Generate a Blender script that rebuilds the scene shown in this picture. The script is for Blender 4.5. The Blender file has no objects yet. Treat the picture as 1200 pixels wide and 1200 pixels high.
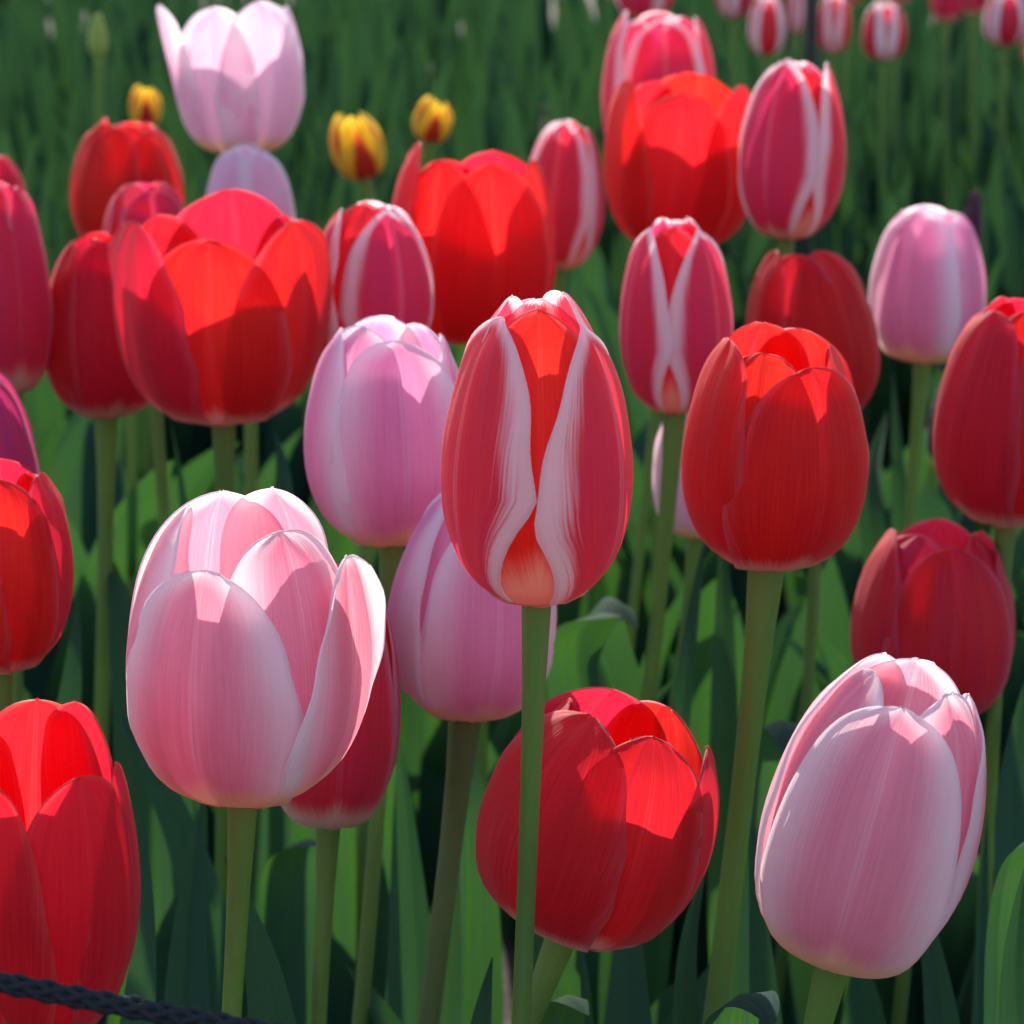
import bpy, math, random
import numpy as np
from mathutils import Vector, Matrix, Euler

scene = bpy.context.scene
C = scene.collection

# ------------------------------------------------------------------ camera, world, sun, exposure
CAM_H, PITCH, LENS, SENSOR = 0.64, math.radians(15), 90.0, 36.0
FPX = LENS / SENSOR * 1200.0
cam_d = bpy.data.cameras.new('camera'); cam = bpy.data.objects.new('camera', cam_d); C.objects.link(cam)
cam.location = (0, 0, CAM_H); cam.rotation_euler = (math.pi / 2 - PITCH, 0, 0)
cam_d.lens = LENS; cam_d.sensor_width = SENSOR; cam_d.clip_start = 0.01; cam_d.clip_end = 500
cam_d.dof.use_dof = True; cam_d.dof.focus_distance = 0.60; cam_d.dof.aperture_fstop = 25
scene.camera = cam

SUN_AZ, SUN_EL = math.radians(-8), math.radians(27)      # behind the flowers, a little to the left
world = bpy.data.worlds.new('World'); scene.world = world; world.use_nodes = True
wn = world.node_tree; sky = wn.nodes.new('ShaderNodeTexSky'); sky.sky_type = 'NISHITA'; sky.sun_disc = False
sky.sun_elevation = SUN_EL; sky.sun_rotation = SUN_AZ
bg = wn.nodes['Background']; wn.links.new(sky.outputs[0], bg.inputs[0]); bg.inputs[1].default_value = 0.15
sun_d = bpy.data.lights.new('sun', 'SUN'); sun = bpy.data.objects.new('sun', sun_d); C.objects.link(sun)
sun_d.energy = 4.3; sun_d.angle = math.radians(0.5); sun_d.color = (1.0, 0.93, 0.82)
sdir = Vector((math.sin(SUN_AZ) * math.cos(SUN_EL), math.cos(SUN_AZ) * math.cos(SUN_EL), math.sin(SUN_EL)))
sun.rotation_euler = sdir.to_track_quat('Z', 'Y').to_euler(); sun.location = sdir * 10
scene.view_settings.view_transform = 'Standard'; scene.view_settings.look = 'None'
scene.view_settings.exposure = 1.15; scene.view_settings.gamma = 1
scene.cycles.use_denoising = True
scene.cycles.max_bounces = 10; scene.cycles.diffuse_bounces = 5; scene.cycles.transmission_bounces = 6
scene.cycles.sample_clamp_indirect = 8

# ------------------------------------------------------------------ helpers
FWD = Vector((0, math.cos(PITCH), -math.sin(PITCH))); UP = Vector((0, math.sin(PITCH), math.cos(PITCH))); RT = Vector((1, 0, 0))
def at(x, y, d):
    return Vector((0, 0, CAM_H)) + float(d) * (FWD + float((x - 600) / FPX) * RT + float((600 - y) / FPX) * UP)
def project(P):
    Q = np.asarray(P) - np.array((0, 0, CAM_H))
    d = Q @ np.array(FWD)
    return np.stack([600 + FPX * (Q @ np.array(RT)) / d, 600 - FPX * (Q @ np.array(UP)) / d], -1)
def tag(o, label=None, cat=None, group=None, kind=None):
    if label: o['label'] = label
    if cat: o['category'] = cat
    if group: o['group'] = group
    if kind: o['kind'] = kind
    return o
def empty(name, loc):
    o = bpy.data.objects.new(name, None); o.location = loc; o.empty_display_size = 0.02; C.objects.link(o); return o
def link_mesh(name, V, F, mat, parent=None, uv=None, margin=None, smooth=True):
    me = bpy.data.meshes.new(name)
    me.from_pydata(np.asarray(V).tolist(), [], np.asarray(F).tolist() if not isinstance(F, list) else F)
    if uv is not None:
        idx = np.zeros(len(me.loops), dtype=np.int32); me.loops.foreach_get('vertex_index', idx)
        l = me.uv_layers.new(name='UVMap'); l.data.foreach_set('uv', np.asarray(uv, dtype=np.float32)[idx].ravel())
    if margin is not None:
        a = me.attributes.new('margin', 'FLOAT', 'POINT'); a.data.foreach_set('value', np.asarray(margin, dtype=np.float32))
    if smooth: me.polygons.foreach_set('use_smooth', [True] * len(me.polygons))
    me.materials.append(mat); me.update()
    o = bpy.data.objects.new(name, me); C.objects.link(o)
    if parent is not None: o.parent = parent
    return o
def hermite(xs, ys, x):
    xs = np.asarray(xs, float); ys = np.asarray(ys, float)
    h = np.diff(xs); dl = np.diff(ys) / h
    m = np.zeros_like(ys); m[0] = dl[0]; m[-1] = dl[-1]
    m[1:-1] = (dl[:-1] * h[1:] + dl[1:] * h[:-1]) / (h[:-1] + h[1:])
    i = np.clip(np.searchsorted(xs, x) - 1, 0, len(xs) - 2); t = (x - xs[i]) / h[i]
    return ((2*t**3 - 3*t**2 + 1) * ys[i] + (t**3 - 2*t**2 + t) * h[i] * m[i] + (-2*t**3 + 3*t**2) * ys[i+1] + (t**3 - t**2) * h[i] * m[i+1])
def grid_faces(nv, nu, off=0):
    a = np.arange(nv - 1)[:, None] * nu + np.arange(nu - 1)[None, :] + off
    return np.stack([a, a + 1, a + nu + 1, a + nu], -1).reshape(-1, 4)
def normals(P):
    gv = np.gradient(P, axis=0); gu = np.gradient(P, axis=1)
    n = np.cross(gu, gv); return n / (np.linalg.norm(n, axis=-1, keepdims=True) + 1e-12)

# ------------------------------------------------------------------ materials
class NT:
    def __init__(s, name):
        s.m = bpy.data.materials.new(name); s.m.use_nodes = True; s.t = s.m.node_tree
        s.t.nodes.clear(); s.out = s.n('ShaderNodeOutputMaterial')
    def n(s, ty, **kw):
        o = s.t.nodes.new(ty)
        for k, v in kw.items(): setattr(o, k, v)
        return o
    def set(s, sock, v):
        if isinstance(v, bpy.types.NodeSocket): s.t.links.new(v, sock)
        elif isinstance(v, (tuple, list)) and len(v) == 3 and sock.type == 'RGBA': sock.default_value = (*v, 1)
        else: sock.default_value = v
    def math(s, op, a, b=0.0, c=None):
        o = s.n('ShaderNodeMath', operation=op); s.set(o.inputs[0], a); s.set(o.inputs[1], b)
        if c is not None: s.set(o.inputs[2], c)
        return o.outputs[0]
    def mix(s, f, a, b, blend='MIX'):
        o = s.n('ShaderNodeMix', data_type='RGBA', blend_type=blend); s.set(o.inputs[0], f); s.set(o.inputs[6], a); s.set(o.inputs[7], b); return o.outputs[2]
    def smooth(s, x, a, b, lo=0.0, hi=1.0):
        o = s.n('ShaderNodeMapRange', interpolation_type='SMOOTHSTEP'); s.set(o.inputs[0], x)
        s.set(o.inputs[1], a); s.set(o.inputs[2], b); s.set(o.inputs[3], lo); s.set(o.inputs[4], hi); return o.outputs[0]
    def noise(s, vec, scale, detail=3, rough=.55):
        o = s.n('ShaderNodeTexNoise'); s.set(o.inputs['Vector'], vec); s.set(o.inputs['Scale'], scale)
        s.set(o.inputs['Detail'], detail); s.set(o.inputs['Roughness'], rough); return o.outputs[0]
    def vec(s, x, y, z=0.0):
        o = s.n('ShaderNodeCombineXYZ'); s.set(o.inputs[0], x); s.set(o.inputs[1], y); s.set(o.inputs[2], z); return o.outputs[0]

def petal_material(name, body, edge, base, e0=.7, e1=1.0, base_v=.16, vein=.25, trans=.5, tint=None, blush=None, flame=None, streak=.22):
    """body colour, margin colour and cream base, all pigment; thin petals scatter light through"""
    t = NT(name)
    uv = t.n('ShaderNodeUVMap'); sep = t.n('ShaderNodeSeparateXYZ'); t.t.links.new(uv.outputs[0], sep.inputs[0])
    u, v = sep.outputs[0], sep.outputs[1]
    mg = t.n('ShaderNodeAttribute', attribute_name='margin').outputs['Fac']
    rnd = t.n('ShaderNodeObjectInfo').outputs['Random']
    ro = t.math('MULTIPLY', rnd, 37.0)
    au = t.math('ABSOLUTE', t.math('SUBTRACT', u, .5))
    # fibres run up the petal and fan out to its margin
    fan = t.math('SUBTRACT', au, t.math('MULTIPLY', v, .28))
    fib = t.noise(t.vec(t.math('MULTIPLY', fan, 75.0), t.math('MULTIPLY', v, 3.2), ro), 1.0, 4, .6)
    fine = t.noise(t.vec(t.math('MULTIPLY', t.math('SUBTRACT', u, .5), t.math('SUBTRACT', 130.0, t.math('MULTIPLY', v, 50.0))), t.math('MULTIPLY', v, 3.0), ro), 1.0, 3, .6)
    wide = t.noise(t.vec(t.math('MULTIPLY', u, 5.0), t.math('MULTIPLY', v, 2.5), ro), 1.0, 2, .5)
    e = t.math('ADD', mg, t.math('MULTIPLY', t.math('SUBTRACT', fib, .5), streak * 2))
    e = t.math('ADD', e, t.math('MULTIPLY', t.math('SUBTRACT', wide, .5), min(streak, .1) * .8))
    ef = t.smooth(e, e0, e1)
    col = t.mix(t.smooth(wide, .35, .7), body, blush or body)
    # darker and lighter veins
    col = t.mix(t.smooth(fine, .3, .75, 0, vein * 1.1), col, tuple(min(1, c * 1.45 + .02) for c in body))
    col = t.mix(ef, col, edge)
    # midrib, a pale pair of lines
    rib = t.math('SUBTRACT', 1.0, t.smooth(au, .008, .03)); gap = t.smooth(au, .001, .008)
    ribf = t.math('MULTIPLY', t.math('MULTIPLY', rib, gap), t.smooth(v, .15, .5, 0, .18))
    col = t.mix(ribf, col, edge)
    if flame:                                                          # second colour rising from the base
        fl = t.math('ADD', t.math('MULTIPLY', au, 2.2), t.math('MULTIPLY', t.math('SUBTRACT', fib, .5), .35))
        fl = t.math('SUBTRACT', t.math('ADD', fl, t.math('MULTIPLY', v, .75)), .1)
        col = t.mix(t.smooth(fl, .55, .80, 1, 0), col, flame)
    # cream base, highest on the midrib
    bv = t.math('ADD', v, t.math('MULTIPLY', t.math('SUBTRACT', fib, .5), .10))
    bv = t.math('ADD', bv, t.math('MULTIPLY', t.math('MINIMUM', au, .12), .45))
    col = t.mix(t.smooth(bv, base_v * .72, base_v * 1.28, 1, 0), col, base)
    # a few small bruises and freckles
    sp = t.noise(t.vec(t.math('MULTIPLY', u, 16.0), t.math('MULTIPLY', v, 22.0), ro), 1.0, 5, .7)
    col = t.mix(t.smooth(sp, .66, .76, 0, .35), col, tuple(c * .55 for c in body))
    hs = t.n('ShaderNodeHueSaturation'); t.set(hs.inputs['Hue'], t.math('ADD', .495, t.math('MULTIPLY', rnd, .012)))
    t.set(hs.inputs['Value'], t.math('ADD', .93, t.math('MULTIPLY', rnd, .14))); t.set(hs.inputs['Color'], col)
    col = hs.outputs[0]
    bmp = t.n('ShaderNodeBump'); t.set(bmp.inputs['Strength'], .4); t.set(bmp.inputs['Distance'], .001)
    t.set(bmp.inputs['Height'], t.math('ADD', fine, t.math('MULTIPLY', wide, 1.5)))
    p = t.n('ShaderNodeBsdfPrincipled'); t.set(p.inputs['Base Color'], col); t.set(p.inputs['Roughness'], .55)
    t.set(p.inputs['Specular IOR Level'], .2); t.set(p.inputs['Sheen Weight'], .22); t.set(p.inputs['Sheen Roughness'], .35)
    t.set(p.inputs['Normal'], bmp.outputs[0])
    tr = t.n('ShaderNodeBsdfTranslucent')
    t.set(tr.inputs['Color'], t.mix(1.0, col, tint or (1, 1, 1), 'MULTIPLY')); t.set(tr.inputs['Normal'], bmp.outputs[0])
    ms = t.n('ShaderNodeMixShader'); t.set(ms.inputs[0], trans); t.set(ms.inputs[1], p.outputs[0]); t.set(ms.inputs[2], tr.outputs[0])
    t.t.links.new(ms.outputs[0], t.out.inputs[0]); return t.m

WHITE = (.95, .78, .82)
PM = {
 'red': petal_material('red_petal', (.66, .013, .024), (.74, .08, .12), (.76, .50, .40), .80, 1.08, .235, .32, .54, blush=(.60, .012, .032)),
 'scarlet': petal_material('scarlet_petal', (.72, .013, .022), (.80, .08, .08), (.76, .50, .40), .84, 1.08, .16, .32, .57, blush=(.66, .012, .026)),
 'crimson': petal_material('crimson_petal', (.64, .014, .036), (.68, .08, .16), (.66, .46, .32), .80, 1.06, .14, .34, .48, blush=(.58, .016, .07)),
 'rose': petal_material('rose_red_petal', (.70, .03, .075), (.78, .30, .42), (.78, .54, .44), .80, 1.06, .27, .32, .5, blush=(.66, .03, .11)),
 'magenta': petal_material('magenta_petal', (.60, .035, .14), (.70, .18, .32), (.78, .54, .44), .80, 1.06, .18, .25, .5, blush=(.56, .04, .19)),
 'pink': petal_material('pale_pink_petal', (.82, .28, .38), (.93, .78, .82), (.92, .64, .40), .30, .95, .29, .3, .5, blush=(.79, .23, .33), streak=.10),
 'lilac': petal_material('lilac_pink_petal', (.78, .28, .46), (.91, .75, .82), (.90, .62, .42), .30, .95, .27, .3, .48, blush=(.76, .24, .44), streak=.10),
 'pale': petal_material('whitish_pink_petal', (.82, .46, .60), (.88, .76, .80), (.86, .66, .34), .36, .95, .24, .3, .5, blush=(.82, .54, .66), streak=.12),
 'far': petal_material('white_tipped_crimson_petal', (.62, .012, .05), (.95, .84, .87), (.5, .02, .06), .46, .62, .08, .2, .45, streak=.06),
 'striped': petal_material('white_edged_red_petal', (.82, .045, .09), WHITE, (.86, .58, .42), .57, .86, .17, .2, .5, blush=(.76, .04, .12), streak=.24),
 'edged': petal_material('narrow_white_edged_rose_petal', (.80, .04, .10), WHITE, (.84, .56, .40), .64, .84, .20, .2, .5, blush=(.76, .04, .14), streak=.12),
 'striped_inner': petal_material('red_inner_petal', (.72, .018, .022), (.78, .12, .14), (.86, .54, .36), .82, 1.05, .33, .25, .52, blush=(.68, .018, .03), streak=.12),
 'yellow': petal_material('yellow_petal_with_red_flame', (.85, .55, .03), (.88, .66, .06), (.30, .25, .06), .7, 1.0, .05, .2, .5, flame=(.50, .025, .02), streak=.16),
 'greenbud': petal_material('green_bud_petal', (.34, .42, .08), (.48, .50, .12), (.20, .28, .05), .7, 1.0, .2, .2, .3),
 'purplebud': petal_material('purple_bud_petal', (.10, .02, .06), (.13, .04, .08), (.08, .10, .05), .7, 1.0, .15, .2, .3),
}
def green_material(name, cols, trans, tcol, rough=.42, uvscale=(40, 2), spec=.5):
    t = NT(name)
    uv = t.n('ShaderNodeUVMap'); sep = t.n('ShaderNodeSeparateXYZ'); t.t.links.new(uv.outputs[0], sep.inputs[0])
    u, v = sep.outputs[0], sep.outputs[1]
    rnd = t.n('ShaderNodeObjectInfo').outputs['Random']
    ro = t.math('MULTIPLY', rnd, 29.0)
    # whole-number part of U is the leaf's own number: it only varies the tone from leaf to leaf
    leafid = t.math('FLOOR', u); wn_ = t.n('ShaderNodeTexWhiteNoise', noise_dimensions='1D'); t.set(wn_.inputs['W'], t.math('ADD', leafid, ro))
    r1 = wn_.outputs['Value']
    fine = t.noise(t.vec(t.math('MULTIPLY', u, uvscale[0]), t.math('MULTIPLY', v, uvscale[1]), ro), 1.0, 3, .6)
    wide = t.noise(t.vec(t.math('MULTIPLY', u, 3.0), t.math('MULTIPLY', v, 4.0), ro), 1.0, 3, .6)
    col = t.mix(t.smooth(wide, .3, .7), cols[0], cols[1])
    col = t.mix(t.smooth(fine, .4, .75, 0, .7), col, cols[2])
    col = t.mix(t.math('MULTIPLY', r1, .65), col, cols[3])
    bmp = t.n('ShaderNodeBump'); t.set(bmp.inputs['Strength'], .5); t.set(bmp.inputs['Distance'], .0008); t.set(bmp.inputs['Height'], fine)
    p = t.n('ShaderNodeBsdfPrincipled'); t.set(p.inputs['Base Color'], col); t.set(p.inputs['Roughness'], rough)
    t.set(p.inputs['Specular IOR Level'], spec); t.set(p.inputs['Normal'], bmp.outputs[0])
    if trans <= 0: t.t.links.new(p.outputs[0], t.out.inputs[0]); return t.m
    tr = t.n('ShaderNodeBsdfTranslucent'); t.set(tr.inputs['Color'], t.mix(t.smooth(fine, .35, .7, 0, .75), tcol, cols[2]))
    ms = t.n('ShaderNodeMixShader'); t.set(ms.inputs[0], trans); t.set(ms.inputs[1], p.outputs[0]); t.set(ms.inputs[2], tr.outputs[0])
    t.t.links.new(ms.outputs[0], t.out.inputs[0]); return t.m
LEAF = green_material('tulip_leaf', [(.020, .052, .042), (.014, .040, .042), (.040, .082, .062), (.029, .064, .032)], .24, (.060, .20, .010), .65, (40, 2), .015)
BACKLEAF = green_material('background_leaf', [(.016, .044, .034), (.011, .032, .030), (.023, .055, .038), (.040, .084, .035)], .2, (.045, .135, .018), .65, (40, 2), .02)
STEM = green_material('tulip_stem', [(.115, .20, .038), (.09, .165, .034), (.135, .215, .045), (.14, .20, .045)], .3, (.26, .38, .03), .5, (14, 30))
STEMB = green_material('brownish_stem', [(.10, .145, .04), (.08, .122, .035), (.12, .165, .045), (.12, .135, .045)], .22, (.20, .27, .04), .5, (14, 30))

# ------------------------------------------------------------------ setting: ground
def soil_material():
    t = NT('dark_soil'); tc = t.n('ShaderNodeTexCoord').outputs['Object']
    a = t.noise(tc, 18, 6, .65); b = t.noise(tc, 140, 4, .6)
    col = t.mix(t.smooth(a, .3, .7), (.022, .016, .012), (.05, .037, .028))
    p = t.n('ShaderNodeBsdfPrincipled'); t.set(p.inputs['Base Color'], col); t.set(p.inputs['Roughness'], .95)
    bm = t.n('ShaderNodeBump'); t.set(bm.inputs['Strength'], .8); t.set(bm.inputs['Distance'], .015)
    t.set(bm.inputs['Height'], t.math('ADD', a, t.math('MULTIPLY', b, .5))); t.set(p.inputs['Normal'], bm.outputs[0])
    t.t.links.new(p.outputs[0], t.out.inputs[0]); return t.m
g = link_mesh('ground', [(-60, -60, 0), (60, -60, 0), (60, 60, 0), (-60, 60, 0)], [[0, 1, 2, 3]], soil_material())
tag(g, 'dark bare soil of the flower bed under the leaves', 'soil', kind='structure')

# ------------------------------------------------------------------ tulip parts
PV = [0, .09, .20, .34, .50, .68, .85, 1.0]
PC_R = [.10, .42, .71, .92, 1.0, .90, .64, .27]; PC_Z = [0, .022, .095, .22, .40, .64, .86, 1.0]
PO_R = [.10, .43, .69, .86, .96, 1.03, 1.06, 1.04]; PO_Z = [0, .025, .11, .26, .45, .67, .86, 1.0]
def petal_grid(H, R, phi, o, nu, nv, rs=1.0, hs=1.0, W=.95, k=1.0, q=.62, spiral=.05, curl=0.0, wav=.02, seed=0, twist=0.0, tipc=0.0, pinch=.012, m=.42, shift=0.0, ab=.62):
    rg = random.Random(seed)
    t = np.linspace(0, 1, nv); v = 1 - (1 - t) ** 1.8; u = np.linspace(-1, 1, nu)
    v = v[:, None]; u = u[None, :]
    PR = np.array(PC_R) * (1 - o) + np.array(PO_R) * o; PZ = np.array(PC_Z) * (1 - o) + np.array(PO_Z) * o
    vd = np.linspace(0, 1, 200); ve = float(np.interp(min(hs, 1.0), hermite(PV, PZ, vd), vd))   # a shorter petal ends lower on the same cup
    r = hermite(PV, PR, v * ve) * R * rs
    z = hermite(PV, PZ, v * ve) * H * max(1.0, hs)
    A = .22 + .78 * np.clip(v / m, 0, 1) ** ab
    A = np.where(v < m, A * (1 - .0), 1.0)
    T = np.where(v > m, np.clip(1 - (np.clip((v - m) / (1 - m), 0, 1)) ** 2.2, 0, 1) ** q, 1.0)
    f = np.maximum(A * T, .02)
    s = u * W * R * f
    rho = k * (.42 * R + .58 * r)
    ang = s / rho
    x = r - rho * (1 - np.cos(ang)); y = rho * np.sin(ang)
    fw = np.minimum(1, f * 1.3)
    x = x + fw * spiral * R * u * np.sin(np.clip(v, 0, 1) * math.pi * .9)
    # margins curl, ripple and the midrib makes a faint keel
    ph = [rg.uniform(0, 6.28) for _ in range(6)]
    e2 = np.abs(u) ** 3
    x = x + fw * curl * R * np.abs(u) ** 4 * np.clip((v - .35) / .5, 0, 1)
    x = x + fw * wav * R * e2 * (np.sin(v * 13 + ph[0] + 2 * np.sign(u)) + .6 * np.sin(v * 27 + ph[1]) ) * np.clip(v * 1.5, 0, 1)
    x = x + fw * .011 * R * (np.sin(u * 9 + ph[2]) + np.sin(u * 4.3 + v * 5 + ph[3]) + .45 * np.sin(u * 19 + v * 2 + ph[4])) * np.clip(v * 2, 0, 1)
    x = x - fw * pinch * R * np.exp(-(u / .13) ** 2) * np.clip((v - .25) / .6, 0, 1)
    tipw = np.clip((v - .78) / .22, 0, 1) ** 2
    x = x + tipc * R * tipw
    z = z + fw * 0.03 * H * np.sin(u * 5 + ph[4]) * tipw + fw * .012 * H * np.sin(u * 11 + ph[5]) * tipw - fw * .012 * H * (np.exp(-(u / .35) ** 2)) * tipw * rg.choice([-1, -.5, 1, .6])
    y = y + shift * R * np.clip((v - .2) / .8, 0, 1) ** 1.3
    a = phi + twist * v
    ca, sa = np.cos(a), np.sin(a)
    # phi 0 looks at -Y, positive to +X
    X = x * sa + y * ca; Y = -x * ca + y * sa
    P = np.stack([X + 0 * z, Y + 0 * z, z + 0 * x], -1)
    mg = 1 - (1 - np.abs(u)) * np.minimum(1, f * 1.9)
    mg = np.where(v < m, np.abs(u) + 0 * f, np.maximum(np.abs(u), mg))
    return P, u + 0 * v, v + 0 * u, mg
def petal_parts(P, u, v, mg, lip=.00045):
    nv, nu = u.shape; n = normals(P)
    F = grid_faces(nv, nu); base = P.reshape(-1, 3)
    idx = np.arange(nv * nu).reshape(nv, nu)
    ring = np.concatenate([idx[2:, 0], idx[-1, 1:], idx[2:-1, -1][::-1]])
    Pr = base[ring]; nr = n.reshape(-1, 3)[ring]
    cen = P[nv // 2, nu // 2] * 0 + np.array([0, 0, 0])
    inward = -np.sign((nr * (Pr * np.array([1, 1, 0]))).sum(-1, keepdims=True)); inward[inward == 0] = 1
    Q = Pr + nr * inward * lip
    o = len(base); k = len(ring)
    LF = np.stack([ring[:-1], ring[1:], o + np.arange(1, k), o + np.arange(k - 1)], -1)
    V = np.concatenate([base, Q]); UV = np.stack([(u.ravel() + 1) / 2, v.ravel()], -1)
    UV = np.concatenate([UV, UV[ring]]); MG = np.concatenate([mg.ravel(), mg.ravel()[ring]])
    return V, np.concatenate([F, LF]), UV, MG
def default_petals(phi0, o, seed, **kw):
    rg = random.Random(seed); L = []
    for j in range(3):
        L.append(dict(set='o', phi=phi0 + 120 * j + rg.uniform(-6, 6), o=o + rg.uniform(-.05, .07), hs=rg.uniform(.95, 1.0), **kw))
    for j in range(3):
        L.append(dict(set='i', phi=phi0 + 60 + 120 * j + rg.uniform(-6, 6), o=o * .85 + rg.uniform(-.05, .05), hs=rg.uniform(.97, 1.03), **kw))
    return L
def bloom_grids(H, R, petals, nu, nv, seed):
    out = []
    for i, p in enumerate(petals):
        p = dict(p); st = p.pop('set'); phi = math.radians(p.pop('phi')); o = p.pop('o'); p.pop('mat', None); p.pop('label', None)
        d = dict(rs=1.02, W=1.0, k=.97, spiral=.03, q=.54) if st == 'o' else dict(rs=.92, W=.92, k=.92, spiral=.03, q=.52)
        rg = random.Random(seed * 31 + i); d['wav'] = rg.uniform(.012, .036); d['q'] += rg.uniform(-.05, .08)
        d.update(p)
        out.append(petal_grid(H, R, phi, o, nu, nv, seed=seed * 17 + i, **d))
    return out
def tube(pts, rad, ns=14):
    pts = np.asarray(pts, float); n = len(pts)
    T = np.gradient(pts, axis=0); T /= np.linalg.norm(T, axis=1, keepdims=True)
    ref = np.array([0, 1.0, 0.0]); A = np.cross(T, ref); A /= np.linalg.norm(A, axis=1, keepdims=True) + 1e-9; B = np.cross(T, A)
    th = np.linspace(0, 2 * math.pi, ns + 1)
    rad = np.broadcast_to(np.asarray(rad, float), (n,))
    P = pts[:, None] + rad[:, None, None] * (np.cos(th)[None, :, None] * A[:, None] + np.sin(th)[None, :, None] * B[:, None])
    L = np.concatenate([[0], np.cumsum(np.linalg.norm(np.diff(pts, axis=0), axis=1))])
    UV = np.stack(np.broadcast_arrays(th[None] / (2 * math.pi) * .98, L[:, None] * 3), -1)
    return P.reshape(-1, 3), grid_faces(n, ns + 1), UV.reshape(-1, 2)
def bez(p0, p1, p2, p3, n):
    t = np.linspace(0, 1, n)[:, None]; p0, p1, p2, p3 = [np.asarray(p, float) for p in (p0, p1, p2, p3)]
    return (1-t)**3*p0 + 3*(1-t)**2*t*p1 + 3*(1-t)*t**2*p2 + t**3*p3
def leaf_grid(spine, W, side, fold=.5, curl=0.0, rip=.06, seed=0, nu=9, maxat=.42, leafid=0, sharp=1.0, wbase=.35, roll=None):
    """blade along a spine; side = unit vectors across the blade; fold raises both margins, curl rolls them"""
    rg = random.Random(seed); n = len(spine); t = np.linspace(0, 1, n)
    T = np.gradient(spine, axis=0); T /= np.linalg.norm(T, axis=1, keepdims=True)
    S = np.broadcast_to(np.asarray(side, float), spine.shape).copy()
    S -= (S * T).sum(1, keepdims=True) * T; S /= np.linalg.norm(S, axis=1, keepdims=True) + 1e-9
    N = np.cross(S, T)
    if roll is not None:
        c, s_ = np.cos(roll * t)[:, None], np.sin(roll * t)[:, None]; S, N = S * c + N * s_, N * c - S * s_
    w = np.where(t < maxat, wbase + (1 - wbase) * np.sin(t / maxat * math.pi / 2), np.clip(1 - ((t - maxat) / (1 - maxat)) ** (1.9 / sharp), 0, 1) ** .9)
    w = np.maximum(w, .012) * W
    u = np.linspace(-1, 1, nu)
    p1, p2 = rg.uniform(0, 6), rg.uniform(0, 6)
    s = u[None] * w[:, None]
    ang = fold + curl * np.abs(u)[None] * (.4 + .6 * t[:, None])
    across = s * np.cos(ang); lift = np.abs(s) * np.sin(ang) + rip * W * (np.abs(u)[None] ** 2) * (np.sin(t[:, None] * 11 + p1 + (u > 0)[None] * 2) + .5 * np.sin(t[:, None] * 21 + p2)) * np.minimum(1, w[:, None] / W * 1.3)
    P = spine[:, None] + across[..., None] * S[:, None] + lift[..., None] * N[:, None]
    UV = np.stack(np.broadcast_arrays((u[None] + 1) * .49 + leafid, t[:, None] * 1.0), -1)
    return P.reshape(-1, 3), grid_faces(n, nu), UV.reshape(-1, 2)

TULIPS = {}
BED = 'tulips blooming in the flower bed'
def tulip(key, label, pal, box, d, petals=None, phi0=0, o=.15, lean=0.0, fwd=0.0, stem=None, stem_w=None, seed=None, inner=None, smat=STEM, name='tulip', cat='tulip', group=BED, nu=23, nv=30, base_x=None, twist=0.0, **pk):
    """box = x0, x1, y_top, y_bottom of the bloom as seen; d = its distance"""
    seed = seed if seed is not None else sum(map(ord, key)) * 7
    x0, x1, y0, y1 = box; stem = tuple(float(c) for c in stem) if stem else None
    petals = petals or default_petals(phi0, o, seed, **pk)
    M = np.array((Matrix.Rotation(math.radians(lean), 3, 'Y') @ Matrix.Rotation(math.radians(fwd), 3, 'X')))
    H = (y1 - y0) * d / FPX; R = (x1 - x0) * d / FPX / 2; B = np.array(at((x0 + x1) / 2, y1, d))
    for it in range(6):
        P = np.concatenate([g_[0].reshape(-1, 3) for g_ in bloom_grids(H, R, petals, 9, 14, seed)]) @ M.T + B
        q = project(P); a, b = q.min(0), q.max(0)
        R *= (x1 - x0) / (b[0] - a[0]); H *= ((y1 - y0) / (b[1] - a[1])) ** 1.1
        B = B + np.array(RT) * ((x0 + x1) - (a[0] + b[0])) / 2 * d / FPX + np.array(UP) * ((b[1] + a[1]) - (y0 + y1)) / 2 * d / FPX
    axis = M @ np.array((0, 0, 1.0))
    sp = at(*(stem or (project(B[None])[0][0] - (lean * .8), project(B[None])[0][1] + 150)), 1.0) - Vector((0, 0, CAM_H))
    sp = Vector((0, 0, CAM_H)) + sp * (float(B[1]) / sp.y)
    dn = np.array(sp) - np.array(B); dn = dn / np.linalg.norm(dn)
    L = B[2] / max(.5, -dn[2]); G = B + dn * L * .9; G[2] = 0; G[0] = B[0] + (G[0] - B[0]) * .85
    root = empty(name, G); tag(root, label, cat, group)
    mats = (PM[pal], PM[inner or pal])
    for p, g_ in zip(petals, bloom_grids(H, R, petals, nu, nv, seed)):
        V, F, UV, MG = petal_parts(*g_)
        po = link_mesh('petal', V @ M.T + B - G, F, PM[p['mat']] if 'mat' in p else mats[0 if p['set'] == 'o' else 1], root, UV, MG)
        if 'label' in p: po['label'] = p['label']
    sw = (stem_w * d / FPX / 2) if stem_w else .0031
    top = B + axis * .03 * H; mid = -(axis * .5 - dn * .5); mid = mid / np.linalg.norm(mid)
    pts = bez(G, G + np.array((0, 0, L * .3)), top + mid * L * .42, top, 26)
    rr = sw * .78 * (1.14 - .14 * np.linspace(0, 1, 26)); rr[-1] *= 1.6; rr[-2] *= 1.22; rr[-3] *= 1.06
    V, F, UV = tube(pts - G, rr); link_mesh('stem', V, F, smat, root, UV)
    TULIPS[key] = dict(root=root, G=G, B=B, d=d, H=H, R=R)
    return root
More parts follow.
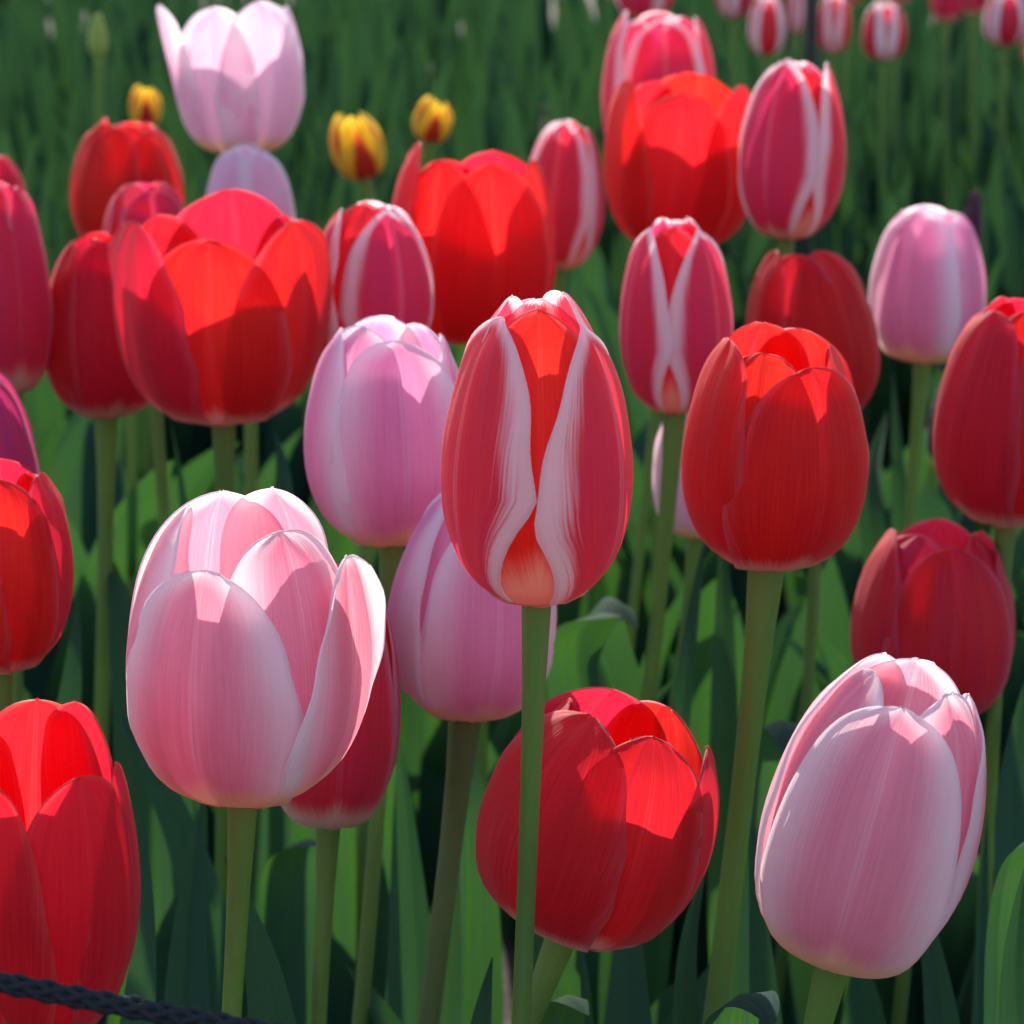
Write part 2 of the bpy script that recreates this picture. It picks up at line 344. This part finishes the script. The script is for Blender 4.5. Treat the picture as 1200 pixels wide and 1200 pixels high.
def leaf_px(key, pts, width_px, yaw=0, fold=.35, curl=0., seed=0, roll=0., maxat=.5, sharp=1.0, rip=.06, mat=LEAF, label=None, up=False):
    """a leaf of tulip `key`; pts = (x, y, distance) from its lowest seen point to its tip, then down to the plant's foot"""
    t_ = TULIPS[key]; W3 = [np.array(at(*p)) for p in pts]
    foot = np.array(t_['G']) + np.array((random.Random(seed + 5).uniform(-.01, .01), 0, .01))
    low = W3[0]; mid = foot * .5 + low * .5; mid[0:2] = foot[0:2] * .35 + low[0:2] * .65
    ctrl = np.array([foot, mid] + W3)
    seg = np.concatenate([[0], np.cumsum(np.linalg.norm(np.diff(ctrl, axis=0), axis=1))]); tt = np.linspace(0, seg[-1], 80)
    sp = np.stack([hermite(seg, ctrl[:, j], tt) for j in range(3)], -1)
    for _ in range(10): sp[1:-1] = (sp[:-2] + 2 * sp[1:-1] + sp[2:]) / 4
    W = width_px * 1.25 * pts[0][2] / FPX / 2
    side = (math.cos(math.radians(yaw)), math.sin(math.radians(yaw)), 0)
    V, F, UV = leaf_grid(sp, W, side, fold, curl, rip, seed, 13, maxat, 0, sharp, .3, roll)
    o = link_mesh('leaf', V - np.array(t_['G']), F, mat, t_['root'], UV)
    if label: o['label'] = label
    return o

# ------------------------------------------------------------------ the tulips
def P_(st, phi, o, hs=1.0, **k): return dict(set=st, phi=phi, o=o, hs=hs, **k)
# front row
tulip('A', 'big pale pink tulip at lower left with one petal curling out to the right', 'pink', (148, 452, 572, 947), .60, [
    P_('o', -17, .24, .85, W=.98, rs=1.05, k=.95, q=.58), P_('o', 70, .48, .86, W=.74, k=1.3, curl=.16, rs=1.06, tipc=.06, q=.5), P_('o', 205, .3, 1.0),
    P_('i', 40, .26, .95, W=.86, rs=.97, q=.5), P_('i', -90, .22, .99, W=.92, rs=.97), P_('i', 148, .26, 1.02)], stem=(262, 1190), stem_w=30, lean=1, fwd=-2)
tulip('C', 'white-edged red tulip in the centre in front of all others', 'striped', (518, 742, 340, 711), .585, [
    P_('o', -60, .12, .97, W=1.0, ab=1.9, m=.52, k=.97, q=.80, spiral=-.02), P_('o', 62, .12, .94, W=1.09, ab=1.15, m=.46, k=.97, q=.95, spiral=.03), P_('o', 181, .2, .98),
    P_('i', 2, .10, 1.0, mat='striped_inner', W=1.0, q=.7), P_('i', 120, .10, 1.02, mat='striped'), P_('i', -118, .10, 1.01, mat='striped')], stem=(603, 1190), stem_w=29, fwd=2, inner='striped_inner')
tulip('F', 'pale pink tulip at lower right with warm cream base', 'pink', (885, 1155, 765, 1147), .59, [
    P_('o', -14, .16, .94, W=1.06, rs=1.06, k=.98, q=.56), P_('o', 96, .24, .95, W=.80, rs=1.02, k=1.0), P_('o', 225, .16, 1.0, W=1.0),
    P_('i', 46, .16, .98, W=.95), P_('i', 165, .16, 1.0), P_('i', -76, .14, .98, W=.95)], stem=(962, 1195), stem_w=36, lean=12, fwd=3)
tulip('G', 'bright red tulip cut by the left edge at the bottom behind the rope', 'scarlet', (-66, 164, 818, 1226), .56, [
    P_('o', -34, .34, .86, W=.92, rs=1.03), P_('o', 88, .30, .86, W=.9, q=.7), P_('o', 195, .35, .98, q=.5),
    P_('i', 40, .32, .87, W=.95, rs=1.0, k=1.0), P_('i', 138, .30, 1.0), P_('i', -105, .3, .9)], lean=3, stem_w=32)
tulip('E', 'wide red tulip leaning right behind the centre stem at the bottom', 'red', (557, 842, 805, 1116), .66, [
    P_('o', -44, .20, .97, W=1.0, rs=1.06, q=.60), P_('o', 80, .40, .94, W=.84, q=.62), P_('o', 200, .26, 1.0, W=1.05),
    P_('i', 16, .36, .98, W=.80, rs=1.01, q=.62), P_('i', 134, .34, 1.0), P_('i', -98, .25, .95)], stem=(612, 1200), stem_w=32, lean=16, fwd=-3)
tulip('J', 'glossy red tulip right of centre on the thickest slanting stem', 'red', (800, 1018, 378, 669), .70, [
    P_('o', 24, .16, .90, W=1.06, rs=1.06, q=.56), P_('o', -78, .32, .97, W=1.0, q=.5), P_('o', 150, .3, .98),
    P_('i', -26, .26, .94, W=.86, rs=.92, q=.5), P_('i', 84, .26, .95), P_('i', 200, .34, 1.0)], stem=(830, 1180), stem_w=36, lean=2)
tulip('D', 'pink tulip half hidden behind the centre white-edged tulip', 'lilac', (452, 652, 565, 845), .72, [
    P_('o', 18, .04, .92, W=.98, rs=1.04), P_('o', -88, .05, .98, W=.95), P_('o', 138, .05, 1.0),
    P_('i', -34, .04, .95), P_('i', 80, .05, .97), P_('i', 200, .05, 1.0)], stem=(494, 1200), stem_w=33, lean=4, smat=STEMB)
tulip('X', 'lilac pink tulip with many petal tips left of the centre tulip', 'lilac', (356, 552, 370, 640), .755, [
    P_('o', 14, .16, .95, W=.98, rs=1.06, q=.56), P_('o', -82, .22, .97, W=1.0), P_('o', 128, .14, .96),
    P_('i', -36, .22, 1.0, W=.9), P_('i', 92, .40, .93, W=.8), P_('i', 200, .1, 1.0)], stem=(414, 1100), lean=-1, stem_w=24)
tulip('B', 'rose red tulip mostly hidden behind the big pale pink one', 'rose', (306, 470, 660, 971), .70, phi0=10, o=.1, stem=(372, 1190), stem_w=24, lean=3, inner='rose')
tulip('H', 'red tulip cut by the left edge at mid height', 'red', (-88, 86, 537, 790), .70, [
    P_('o', 12, .22, .98, W=.95), P_('o', 82, .34, .98, W=.8, q=.5), P_('o', 190, .2, 1.0), P_('i', -38, .2, .85, W=1.05, rs=1.06), P_('i', 130, .2, .95), P_('i', -110, .2, .95)], stem=(10, 1000), lean=3)
tulip('I', 'magenta pink tulip cut by the left edge behind the red one', 'magenta', (-98, 50, 422, 668), .82, phi0=35, o=.0, lean=-2)
# middle rows
tulip('L', 'closed deep crimson tulip near the right edge behind the pale pink one', 'crimson', (997, 1190, 608, 846), .86, [
    P_('o', 6, .16, .95, W=.95, rs=1.05, q=.62), P_('o', -88, .26, .97), P_('o', 100, .26, .96),
    P_('i', -46, .1, .98, W=1.0, rs=.99), P_('i', 60, .1, .97, rs=.99), P_('i', 180, .1, 1.0)], stem=(1050, 1190), lean=1)
tulip('M', 'rose red tulip cut by the right edge at mid height', 'red', (1093, 1290, 347, 618), .84, [
    P_('o', -62, .10, .96, W=1.02), P_('o', 40, .10, .95, W=1.0, rs=1.04), P_('o', 170, .1, .98), P_('i', -8, .08, .97, W=.9, rs=.97), P_('i', 110, .1, 1), P_('i', -128, .1, 1.0)], stem=(1172, 760), lean=2)
tulip('O', 'narrow white-edged red tulip just right of the centre tulip top', 'edged', (726, 859, 255, 486), .90, [
    P_('o', -62, .22, .97, W=1.0, ab=1.2, m=.48, k=.98, q=.95), P_('o', 46, .18, .96, W=1.02, ab=1.2, m=.48, k=.98, q=.95), P_('o', 165, 0, .98),
    P_('i', -8, .02, .97, mat='striped_inner'), P_('i', 115, .02, 1.0), P_('i', -125, .02, 1.0)], stem=(744, 830), stem_w=23, inner='edged', lean=-1)
tulip('P', 'pale pink tulip almost hidden behind the glossy red one', 'pale', (764, 872, 455, 632), .98, phi0=-30, o=.05, stem=(786, 800))
tulip('K', 'red tulip peeking over the glossy red one with bright left rim', 'red', (873, 1031, 293, 500), 1.0, [
    P_('o', 30, .02, .98, W=1.02, rs=1.05, q=.66), P_('o', -72, .22, 1.0, W=.9, q=.6), P_('o', 145, .2, .86), P_('i', -25, .2, .98), P_('i', 84, .15, .92), P_('i', 200, .2, .92)], lean=-7, stem=(925, 850), stem_w=18)
tulip('N', 'small lilac pink tulip alone on its stem near the right edge', 'lilac', (1018, 1155, 240, 426), 1.10, [
    P_('o', -28, .16, .99, W=1.0, rs=1.03), P_('o', 62, .20, .96, W=1.0), P_('o', 180, .2, .98), P_('i', 22, .16, .97), P_('i', 115, .18, .95), P_('i', -95, .15, .97)], stem=(1063, 600), stem_w=18)
tulip('W', 'white-edged rose tulip above the lilac pink one left of centre', 'edged', (362, 508, 235, 436), .92, [
    P_('o', 32, .12, .99, W=1.02, ab=1.2, m=.48, k=.98, q=.9), P_('o', -86, .16, .96, W=1.0, ab=.95), P_('o', 150, 0, .97), P_('i', -30, .02, 1.0, mat='striped_inner'), P_('i', 90, 0, .98), P_('i', 205, 0, 1.0)], inner='edged', lean=2)
tulip('Y', 'big wide open red tulip at upper left showing its back petal', 'red', (128, 388, 222, 498), .90, [
    P_('o', -56, .72, .98, W=.86, q=.56, curl=.04), P_('o', 58, .76, .98, W=.86, q=.56, curl=.04), P_('o', 176, .62, 1.02, q=.55, W=.9),
    P_('i', 1, .62, .93, W=.82, rs=1.02, q=.54), P_('i', 118, .55, .93, q=.6), P_('i', -120, .55, .93, q=.6)], stem=(261, 600), stem_w=24, fwd=2)
tulip('Z', 'closed red tulip tucked behind the wide open red one', 'red', (50, 192, 272, 491), .98, [
    P_('o', 24, .06, .98, W=1.0, rs=1.04), P_('o', -70, .10, .97), P_('o', 150, .1, .97), P_('i', -22, .08, 1.0), P_('i', 85, .08, .97), P_('i', 200, .1, 1)], stem=(113, 800), stem_w=23)
tulip('AA', 'rose red tulip cut by the left edge near the top', 'rose', (-46, 63, 208, 462), .96, phi0=25, o=.08)
tulip('V', 'broad red tulip with glowing tips above the lilac pink one', 'scarlet', (457, 652, 166, 404), 1.0, [
    P_('o', -78, .46, 1.03, W=.72), P_('o', 14, .55, .95, W=.80, rs=1.03, q=.62), P_('o', 160, .5, .93),
    P_('i', -32, .52, .96, W=.80, q=.66), P_('i', 72, .5, .93, W=.85), P_('i', 215, .4, .9)], lean=-1)
tulip('U', 'white-edged rose tulip leaning right behind the broad red one', 'edged', (612, 708, 140, 316), 1.25, [
    P_('o', -18, 0, 1.0, W=1.06, ab=1.1, m=.48, q=.8), P_('o', 96, 0, .94, W=1.0, ab=.95), P_('o', 215, 0, .97), P_('i', 48, .0, .95, mat='striped_inner'), P_('i', 165, 0, .98), P_('i', -75, 0, .97)], inner='edged', lean=3)
tulip('Q', 'broad red tulip at upper right with a glowing left petal', 'scarlet', (708, 892, 86, 296), 1.12, [
    P_('o', -66, .70, .98, W=.76, q=.66), P_('o', 58, .62, 1.0, W=.80, q=.62), P_('o', 165, .6, 1.0), P_('i', -6, .55, .95, W=.82, rs=1.03, q=.62), P_('i', 105, .4, .9), P_('i', -140, .4, .95)], stem=(753, 600), stem_w=15, lean=4)
tulip('S', 'white-edged rose tulip in front of the broad red one at upper right', 'edged', (865, 991, 68, 281), 1.06, [
    P_('o', -34, .10, 1.0, W=1.06, ab=1.2, m=.48, k=.98, q=.9), P_('o', 80, .22, .98, W=.98, ab=.95, k=1.0, tipc=.05), P_('o', 195, 0, .97), P_('i', 26, .0, .93, mat='striped_inner'), P_('i', 140, 0, .97), P_('i', -90, 0, .97)], inner='edged', stem=(884, 850), lean=2)
tulip('R', 'white-edged rose tulip with flaring tips behind the broad red one', 'edged', (705, 839, 12, 210), 1.30, [
    P_('o', -80, .40, 1.0, W=.75), P_('o', 4, .24, .96, W=.98), P_('o', 84, .34, .96, W=.9), P_('i', -42, .3, .95), P_('i', 46, .3, .97), P_('i', 180, .3, .98)], inner='edged')
tulip('T', 'small white-edged tulip cut by the top edge', 'edged', (720, 790, -62, 23), 1.9, phi0=-30, o=.1, nu=13, nv=18)
tulip('AB', 'rose tulip tip at the left edge near the top', 'rose', (-44, 38, 178, 330), 1.2, phi0=10, o=.1)
tulip('AC', 'red tulip with glowing top under a yellow bud at upper left', 'red', (82, 216, 138, 300), 1.2, [
    P_('o', -30, .12, .97, W=1.02), P_('o', 58, .14, .93), P_('o', 175, .2, .95), P_('i', 15, .16, .97), P_('i', 120, .2, .95), P_('i', -90, .15, 1.0)])
tulip('AD', 'rose tulip showing only its tips behind the wide open red one', 'rose', (119, 224, 213, 350), 1.05, phi0=20, o=.25, stem=(194, 580), stem_w=18)
tulip('AE', 'small whitish pink closed tulip behind the wide open red one', 'pale', (238, 346, 168, 320), 1.12, [
    P_('o', -42, .02, .97, W=1.0), P_('o', 40, .02, .96, W=1.0), P_('o', 180, 0, 1.0), P_('i', 0, .05, 1.0), P_('i', 110, 0, .97), P_('i', -110, 0, .97)], stem=(292, 570), stem_w=20)
tulip('AF', 'pale pink open tulip at the top with a petal flaring left', 'pale', (183, 357, 0, 181), 1.15, [
    P_('o', -66, 1.15, .97, W=.66, q=.55), P_('o', 34, .56, 1.0, W=.80, q=.62), P_('o', 150, .5, .95),
    P_('i', -20, .56, .95, W=.78, rs=1.0, q=.62), P_('i', 88, .62, .95, W=.74, q=.6), P_('i', 215, .5, .92)], stem=(270, 330))
# far tulips, top right
FAR = 'far tulips along the top edge'
for i, (b, pal, d, ph, lab) in enumerate([
    ((839, 882, -44, 22), 'far', 2.6, 40, 'far rose tulip cut by the top edge, first from the left of the far row'),
    ((877, 921, -6, 65), 'far', 2.4, 0, 'far white and rose tulip just left of the black stake'),
    ((921, 947, -20, 39), 'far', 2.7, 60, 'far rose tulip half hidden by the black stake'),
    ((957, 997, -8, 63), 'far', 2.4, 55, 'far white and rose tulip just right of the black stake'),
    ((1010, 1062, 2, 71), 'far', 2.35, 65, 'far white and rose tulip with a broad white stripe, wholly in view'),
    ((972, 1014, -62, 8), 'rose', 2.7, 20, 'far red tulip bottom at the top edge right of the black stake'),
    ((1030, 1072, -66, 7), 'rose', 2.7, 50, 'far red tulip bottom at the top edge above the white striped one'),
    ((1090, 1130, -46, 27), 'rose', 2.5, 5, 'left one of two touching far rose red tulips at the top edge'),
    ((1124, 1160, -50, 18), 'rose', 2.6, 40, 'right one of two touching far rose red tulips at the top edge'),
    ((1152, 1203, -10, 54), 'far', 2.4, 0, 'far white and rose tulip near the top right corner'),
    ((1198, 1240, 18, 84), 'far', 2.4, 30, 'far rose tulip sliver at the right edge below the corner')]):
    tulip('far%d' % i, lab, pal, b, d, phi0=ph, o=.2, nu=11, nv=15, inner=pal, group=FAR)
# buds
BUD = 'tulip buds in the background foliage'
tulip('b1', 'small yellow and red bud above a red tulip at upper left', 'yellow', (151, 190, 98, 150), 1.5, petals=[P_('o', 10, .1, .9, q=1.0), P_('o', 128, .3, .8, q=1.0), P_('o', -110, .25, 1.0, q=1.0), P_('i', 65, .1, .95, q=.9), P_('i', -50, .1, 1.0, q=.9), P_('i', 185, .1, .9, q=.9)], nu=11, nv=15, name='tulip_bud', group=BUD)
tulip('b2', 'largest yellow and red bud, tilted, left of the broad red tulip', 'yellow', (386, 452, 131, 212), 1.45, petals=[P_('o', 10, .1, .9, q=1.0), P_('o', 128, .3, .8, q=1.0), P_('o', -110, .25, 1.0, q=1.0), P_('i', 65, .1, .95, q=.9), P_('i', -50, .1, 1.0, q=.9), P_('i', 185, .1, .9, q=.9)], nu=13, nv=17, name='tulip_bud', group=BUD, lean=-14)
tulip('b3', 'dark red and yellow bud above the broad red tulip', 'yellow', (483, 531, 111, 168), 1.5, petals=[P_('o', 10, .1, .9, q=1.0), P_('o', 128, .3, .8, q=1.0), P_('o', -110, .25, 1.0, q=1.0), P_('i', 65, .1, .95, q=.9), P_('i', -50, .1, 1.0, q=.9), P_('i', 185, .1, .9, q=.9)], nu=11, nv=15, name='tulip_bud', group=BUD, lean=12)
tulip('b4', 'small green bud in the foliage at the top left', 'greenbud', (103, 127, 16, 68), 1.7, phi0=0, o=-.15, nu=11, nv=15, name='tulip_bud', group=BUD)
tulip('b5', 'thin dark purple bud behind the small lilac tulip', 'purplebud', (1130, 1152, 220, 290), 1.5, phi0=0, o=-.25, q=1.0, nu=9, nv=13, name='tulip_bud', group=BUD)
tulip('b6', 'dark purple bud left of the tulip at the right edge', 'purplebud', (1086, 1122, 432, 540), 1.3, phi0=0, o=-.25, nu=9, nv=13, name='tulip_bud', group=BUD, lean=8)

# ------------------------------------------------------------------ leaves that show between the stems
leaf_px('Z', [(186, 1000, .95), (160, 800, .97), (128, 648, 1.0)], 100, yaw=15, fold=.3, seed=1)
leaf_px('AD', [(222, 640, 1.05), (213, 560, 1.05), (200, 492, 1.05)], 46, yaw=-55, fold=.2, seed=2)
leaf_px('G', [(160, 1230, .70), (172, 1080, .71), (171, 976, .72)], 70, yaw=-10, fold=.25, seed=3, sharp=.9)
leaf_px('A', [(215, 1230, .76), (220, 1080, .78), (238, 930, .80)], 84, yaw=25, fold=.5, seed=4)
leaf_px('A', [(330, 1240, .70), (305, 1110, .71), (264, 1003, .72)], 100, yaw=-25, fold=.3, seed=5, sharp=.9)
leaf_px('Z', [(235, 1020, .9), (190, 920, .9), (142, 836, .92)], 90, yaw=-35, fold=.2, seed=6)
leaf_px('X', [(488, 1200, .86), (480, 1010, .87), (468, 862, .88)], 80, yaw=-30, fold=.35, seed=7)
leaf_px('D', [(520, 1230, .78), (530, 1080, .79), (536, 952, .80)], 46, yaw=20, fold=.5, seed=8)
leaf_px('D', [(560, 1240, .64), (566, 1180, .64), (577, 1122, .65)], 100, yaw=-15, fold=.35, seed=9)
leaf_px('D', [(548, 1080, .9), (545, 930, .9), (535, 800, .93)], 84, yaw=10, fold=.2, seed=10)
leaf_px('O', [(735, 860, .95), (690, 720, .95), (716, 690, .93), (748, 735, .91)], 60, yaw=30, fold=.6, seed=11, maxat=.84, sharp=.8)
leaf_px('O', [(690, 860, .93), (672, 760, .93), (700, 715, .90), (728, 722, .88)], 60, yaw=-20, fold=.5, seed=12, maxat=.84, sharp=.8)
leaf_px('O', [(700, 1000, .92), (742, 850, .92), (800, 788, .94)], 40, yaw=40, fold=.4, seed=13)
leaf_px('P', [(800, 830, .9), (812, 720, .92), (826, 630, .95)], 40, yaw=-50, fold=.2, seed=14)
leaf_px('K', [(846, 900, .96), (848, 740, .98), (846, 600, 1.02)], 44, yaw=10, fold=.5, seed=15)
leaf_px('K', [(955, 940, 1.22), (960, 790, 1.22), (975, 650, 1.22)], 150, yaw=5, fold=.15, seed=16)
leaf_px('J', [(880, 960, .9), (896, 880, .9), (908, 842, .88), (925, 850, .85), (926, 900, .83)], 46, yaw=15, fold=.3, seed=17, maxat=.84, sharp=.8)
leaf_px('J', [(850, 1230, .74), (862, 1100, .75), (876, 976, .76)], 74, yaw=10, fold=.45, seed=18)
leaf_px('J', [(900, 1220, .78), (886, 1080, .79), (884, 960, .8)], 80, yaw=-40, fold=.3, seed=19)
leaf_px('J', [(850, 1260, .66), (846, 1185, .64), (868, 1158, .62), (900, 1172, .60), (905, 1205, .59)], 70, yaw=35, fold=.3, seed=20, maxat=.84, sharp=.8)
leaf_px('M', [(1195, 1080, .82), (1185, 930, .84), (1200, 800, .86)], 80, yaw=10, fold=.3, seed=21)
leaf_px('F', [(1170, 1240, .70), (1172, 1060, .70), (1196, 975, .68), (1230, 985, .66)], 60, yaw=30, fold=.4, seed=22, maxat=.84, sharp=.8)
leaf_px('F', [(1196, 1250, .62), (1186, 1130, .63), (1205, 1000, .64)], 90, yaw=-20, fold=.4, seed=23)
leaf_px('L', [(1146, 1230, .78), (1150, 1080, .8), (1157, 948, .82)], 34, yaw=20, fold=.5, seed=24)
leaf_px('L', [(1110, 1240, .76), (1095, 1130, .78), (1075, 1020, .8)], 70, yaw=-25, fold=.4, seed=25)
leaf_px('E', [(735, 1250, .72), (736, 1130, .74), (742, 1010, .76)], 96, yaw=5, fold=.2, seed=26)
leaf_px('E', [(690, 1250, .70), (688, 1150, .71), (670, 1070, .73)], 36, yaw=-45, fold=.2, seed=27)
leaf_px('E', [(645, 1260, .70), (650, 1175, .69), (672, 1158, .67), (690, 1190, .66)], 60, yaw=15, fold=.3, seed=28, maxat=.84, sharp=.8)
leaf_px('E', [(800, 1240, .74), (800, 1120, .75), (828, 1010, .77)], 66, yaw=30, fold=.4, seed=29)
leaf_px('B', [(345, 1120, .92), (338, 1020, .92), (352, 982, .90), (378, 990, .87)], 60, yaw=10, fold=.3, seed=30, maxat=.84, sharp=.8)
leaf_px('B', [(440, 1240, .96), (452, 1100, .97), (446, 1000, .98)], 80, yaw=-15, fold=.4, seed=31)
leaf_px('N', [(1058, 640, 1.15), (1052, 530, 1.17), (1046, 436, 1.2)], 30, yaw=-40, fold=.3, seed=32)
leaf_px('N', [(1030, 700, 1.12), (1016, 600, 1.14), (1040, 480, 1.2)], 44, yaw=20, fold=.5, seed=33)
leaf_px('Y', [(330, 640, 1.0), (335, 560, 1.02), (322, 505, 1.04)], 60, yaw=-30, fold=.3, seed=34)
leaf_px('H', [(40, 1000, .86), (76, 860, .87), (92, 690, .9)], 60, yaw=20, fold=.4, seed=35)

# ------------------------------------------------------------------ leafy plants between and behind the blooms
rng = random.Random(11)
def plant_leaf(rg, h, W, lean, az, seed, lid, n=16, nu=7):
    d = np.array((math.cos(az), math.sin(az), 0)); b = d * .006
    out = h * lean; bend = rg.uniform(.0, .5) * h * lean
    sp = bez(b, b + np.array((0, 0, h * .35)) + d * out * .15, b + d * out * .55 + np.array((0, 0, h * .85)), b + d * (out + bend) + np.array((0, 0, h * (1 - .25 * rg.random() * lean))), n)
    side = np.array((-math.sin(az), math.cos(az), 0))
    return leaf_grid(sp, W, -side, rg.uniform(.12, .42), rg.uniform(-.1, .25), .09, seed, nu, rg.uniform(.35, .5), lid, 1.0, .4, rg.uniform(-.7, .7))
PLANTS = []
for k in range(6):
    root = empty('leafy_plant', (0, -50, 0)); rg = random.Random(100 + k)
    tag(root, 'low leafy tulip plant without a flower, green blades between the flower stems', 'plant', 'leafy tulip plants without flowers'); kids = []
    n = rg.choice([3, 4, 4]); a0 = rg.uniform(0, 6.28)
    for j in range(n):
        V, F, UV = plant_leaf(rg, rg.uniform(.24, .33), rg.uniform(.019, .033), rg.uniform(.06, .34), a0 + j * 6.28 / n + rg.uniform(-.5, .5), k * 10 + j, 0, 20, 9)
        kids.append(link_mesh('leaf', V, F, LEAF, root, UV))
    PLANTS.append((root, kids))
used = set()
def place_plant(k, x, y, rz, sc):
    root, kids = PLANTS[k]
    if k not in used: used.add(k); r = root
    else:
        r = root.copy(); C.objects.link(r)
        for c in kids: q = c.copy(); q.parent = r; C.objects.link(q)
    r.location = (x, y, 0); r.rotation_euler = (0, 0, rz); r.scale = (sc, sc, sc)
taken = [(t_['G'][0], t_['G'][1]) for t_ in TULIPS.values()]
cnt = 0; tries = 0
while cnt < 88 and tries < 6000:
    tries += 1
    y = rng.uniform(.70, 2.0); x = rng.uniform(-1, 1) * (.10 + .26 * y)
    if min((x - a) ** 2 + (y - b) ** 2 for a, b in taken) < .045 ** 2: continue
    taken.append((x, y)); place_plant(rng.randrange(6), x, y, rng.uniform(0, 6.28), rng.uniform(.85, 1.1) * (.86 if y < .85 else 1) * (1.0 + .12 * max(0, y - 1))); cnt += 1
# the far bed reads as one mass of blades
Vs, Fs, Us = [], [], []; off = 0; rg = random.Random(5)
for k in range(2000):
    y = 1.9 + 4.6 * rg.random() ** 1.25; x = rg.uniform(-1, 1) * (.15 + .34 * y)
    h = rg.uniform(.27, .42) * (1 + .03 * (y - 2))
    V, F, UV = plant_leaf(rg, h, rg.uniform(.009, .021), rg.uniform(.02, .20), rg.uniform(0, 6.28), k, k + 1, 9, 5)
    Vs.append(V + np.array((x, y, 0))); Fs.append(F + off); Us.append(UV); off += len(V)
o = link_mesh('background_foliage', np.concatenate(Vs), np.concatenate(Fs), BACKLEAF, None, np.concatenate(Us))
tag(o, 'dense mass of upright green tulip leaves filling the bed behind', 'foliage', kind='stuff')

# ------------------------------------------------------------------ stake and rope
def flat_material(name, col, rough, spec=.5, bump=0.0, scale=400, metal=0.0):
    t = NT(name); tc = t.n('ShaderNodeTexCoord').outputs['Object']; nz = t.noise(tc, scale, 4, .6)
    p = t.n('ShaderNodeBsdfPrincipled'); t.set(p.inputs['Base Color'], t.mix(nz, tuple(c * .7 for c in col), tuple(c * 1.3 for c in col)))
    t.set(p.inputs['Roughness'], rough); t.set(p.inputs['Specular IOR Level'], spec); t.set(p.inputs['Metallic'], metal)
    if bump:
        b = t.n('ShaderNodeBump'); t.set(b.inputs['Strength'], bump); t.set(b.inputs['Distance'], .0005); t.set(b.inputs['Height'], nz); t.set(p.inputs['Normal'], b.outputs[0])
    t.t.links.new(p.outputs[0], t.out.inputs[0]); return t.m
IRON = flat_material('black_iron', (.012, .012, .014), .5, .4, .3, 300)
a = at(950, 60, 2.0); st = empty('garden_stake', (a.x, a.y, 0)); tag(st, 'thin upright black iron stake between the far tulips', 'stake')
V, F, UV = tube([(0, 0, 0), (0, 0, .2), (0, 0, .5), (0, 0, .78), (0, 0, .785)], [.0054, .0054, .0054, .0054, .0005], 16); link_mesh('rod', V, F, IRON, st, UV)
th = np.linspace(0, 2 * math.pi, 24); V, F, UV = tube(np.stack([.014 * np.sin(th), 0 * th + .0001, .797 - .014 * np.cos(th)], -1), .0028, 10); link_mesh('eye', V, F, IRON, st, UV)

ROPE = flat_material('black_rope_fibre', (.011, .012, .016), .7, .3, .6, 900)
rp = np.array([at(*q) for q in ((-900, 930, .50), (-400, 1068, .50), (0, 1151, .50), (140, 1178, .50), (280, 1204, .50), (600, 1250, .50), (1000, 1275, .50))])
sg = np.concatenate([[0], np.cumsum(np.linalg.norm(np.diff(rp, axis=0), axis=1))]); ss = np.linspace(0, sg[-1], 900)
cen = np.stack([hermite(sg, rp[:, j], ss) for j in range(3)], -1)
T = np.gradient(cen, axis=0); T /= np.linalg.norm(T, axis=1, keepdims=True); A = np.cross(T, (0, 0, 1.0)); A /= np.linalg.norm(A, axis=1, keepdims=True); Bn = np.cross(T, A)
Vs, Fs, Us = [], [], []; off = 0
for hand in (1, -1):
    for k in range(4):
        ph = hand * ss / .0115 * 2 * math.pi * .5 + k * math.pi / 2 + (.4 if hand < 0 else 0)
        rr = .00142 + .00026 * np.sin(2 * ph * 2 + (0 if hand > 0 else math.pi))
        pts = cen + rr[:, None] * (np.cos(ph)[:, None] * A + np.sin(ph)[:, None] * Bn)
        V, F, UV = tube(pts, .00076, 7); Vs.append(V); Fs.append(F + off); Us.append(UV); off += len(V)
V, F, UV = tube(cen, .00125, 8); Vs.append(V); Fs.append(F + off); Us.append(UV)
o = link_mesh('rope', np.concatenate(Vs), np.concatenate(Fs), ROPE, None, np.concatenate(Us))
tag(o, 'black braided rope sagging across the bottom left corner', 'rope')
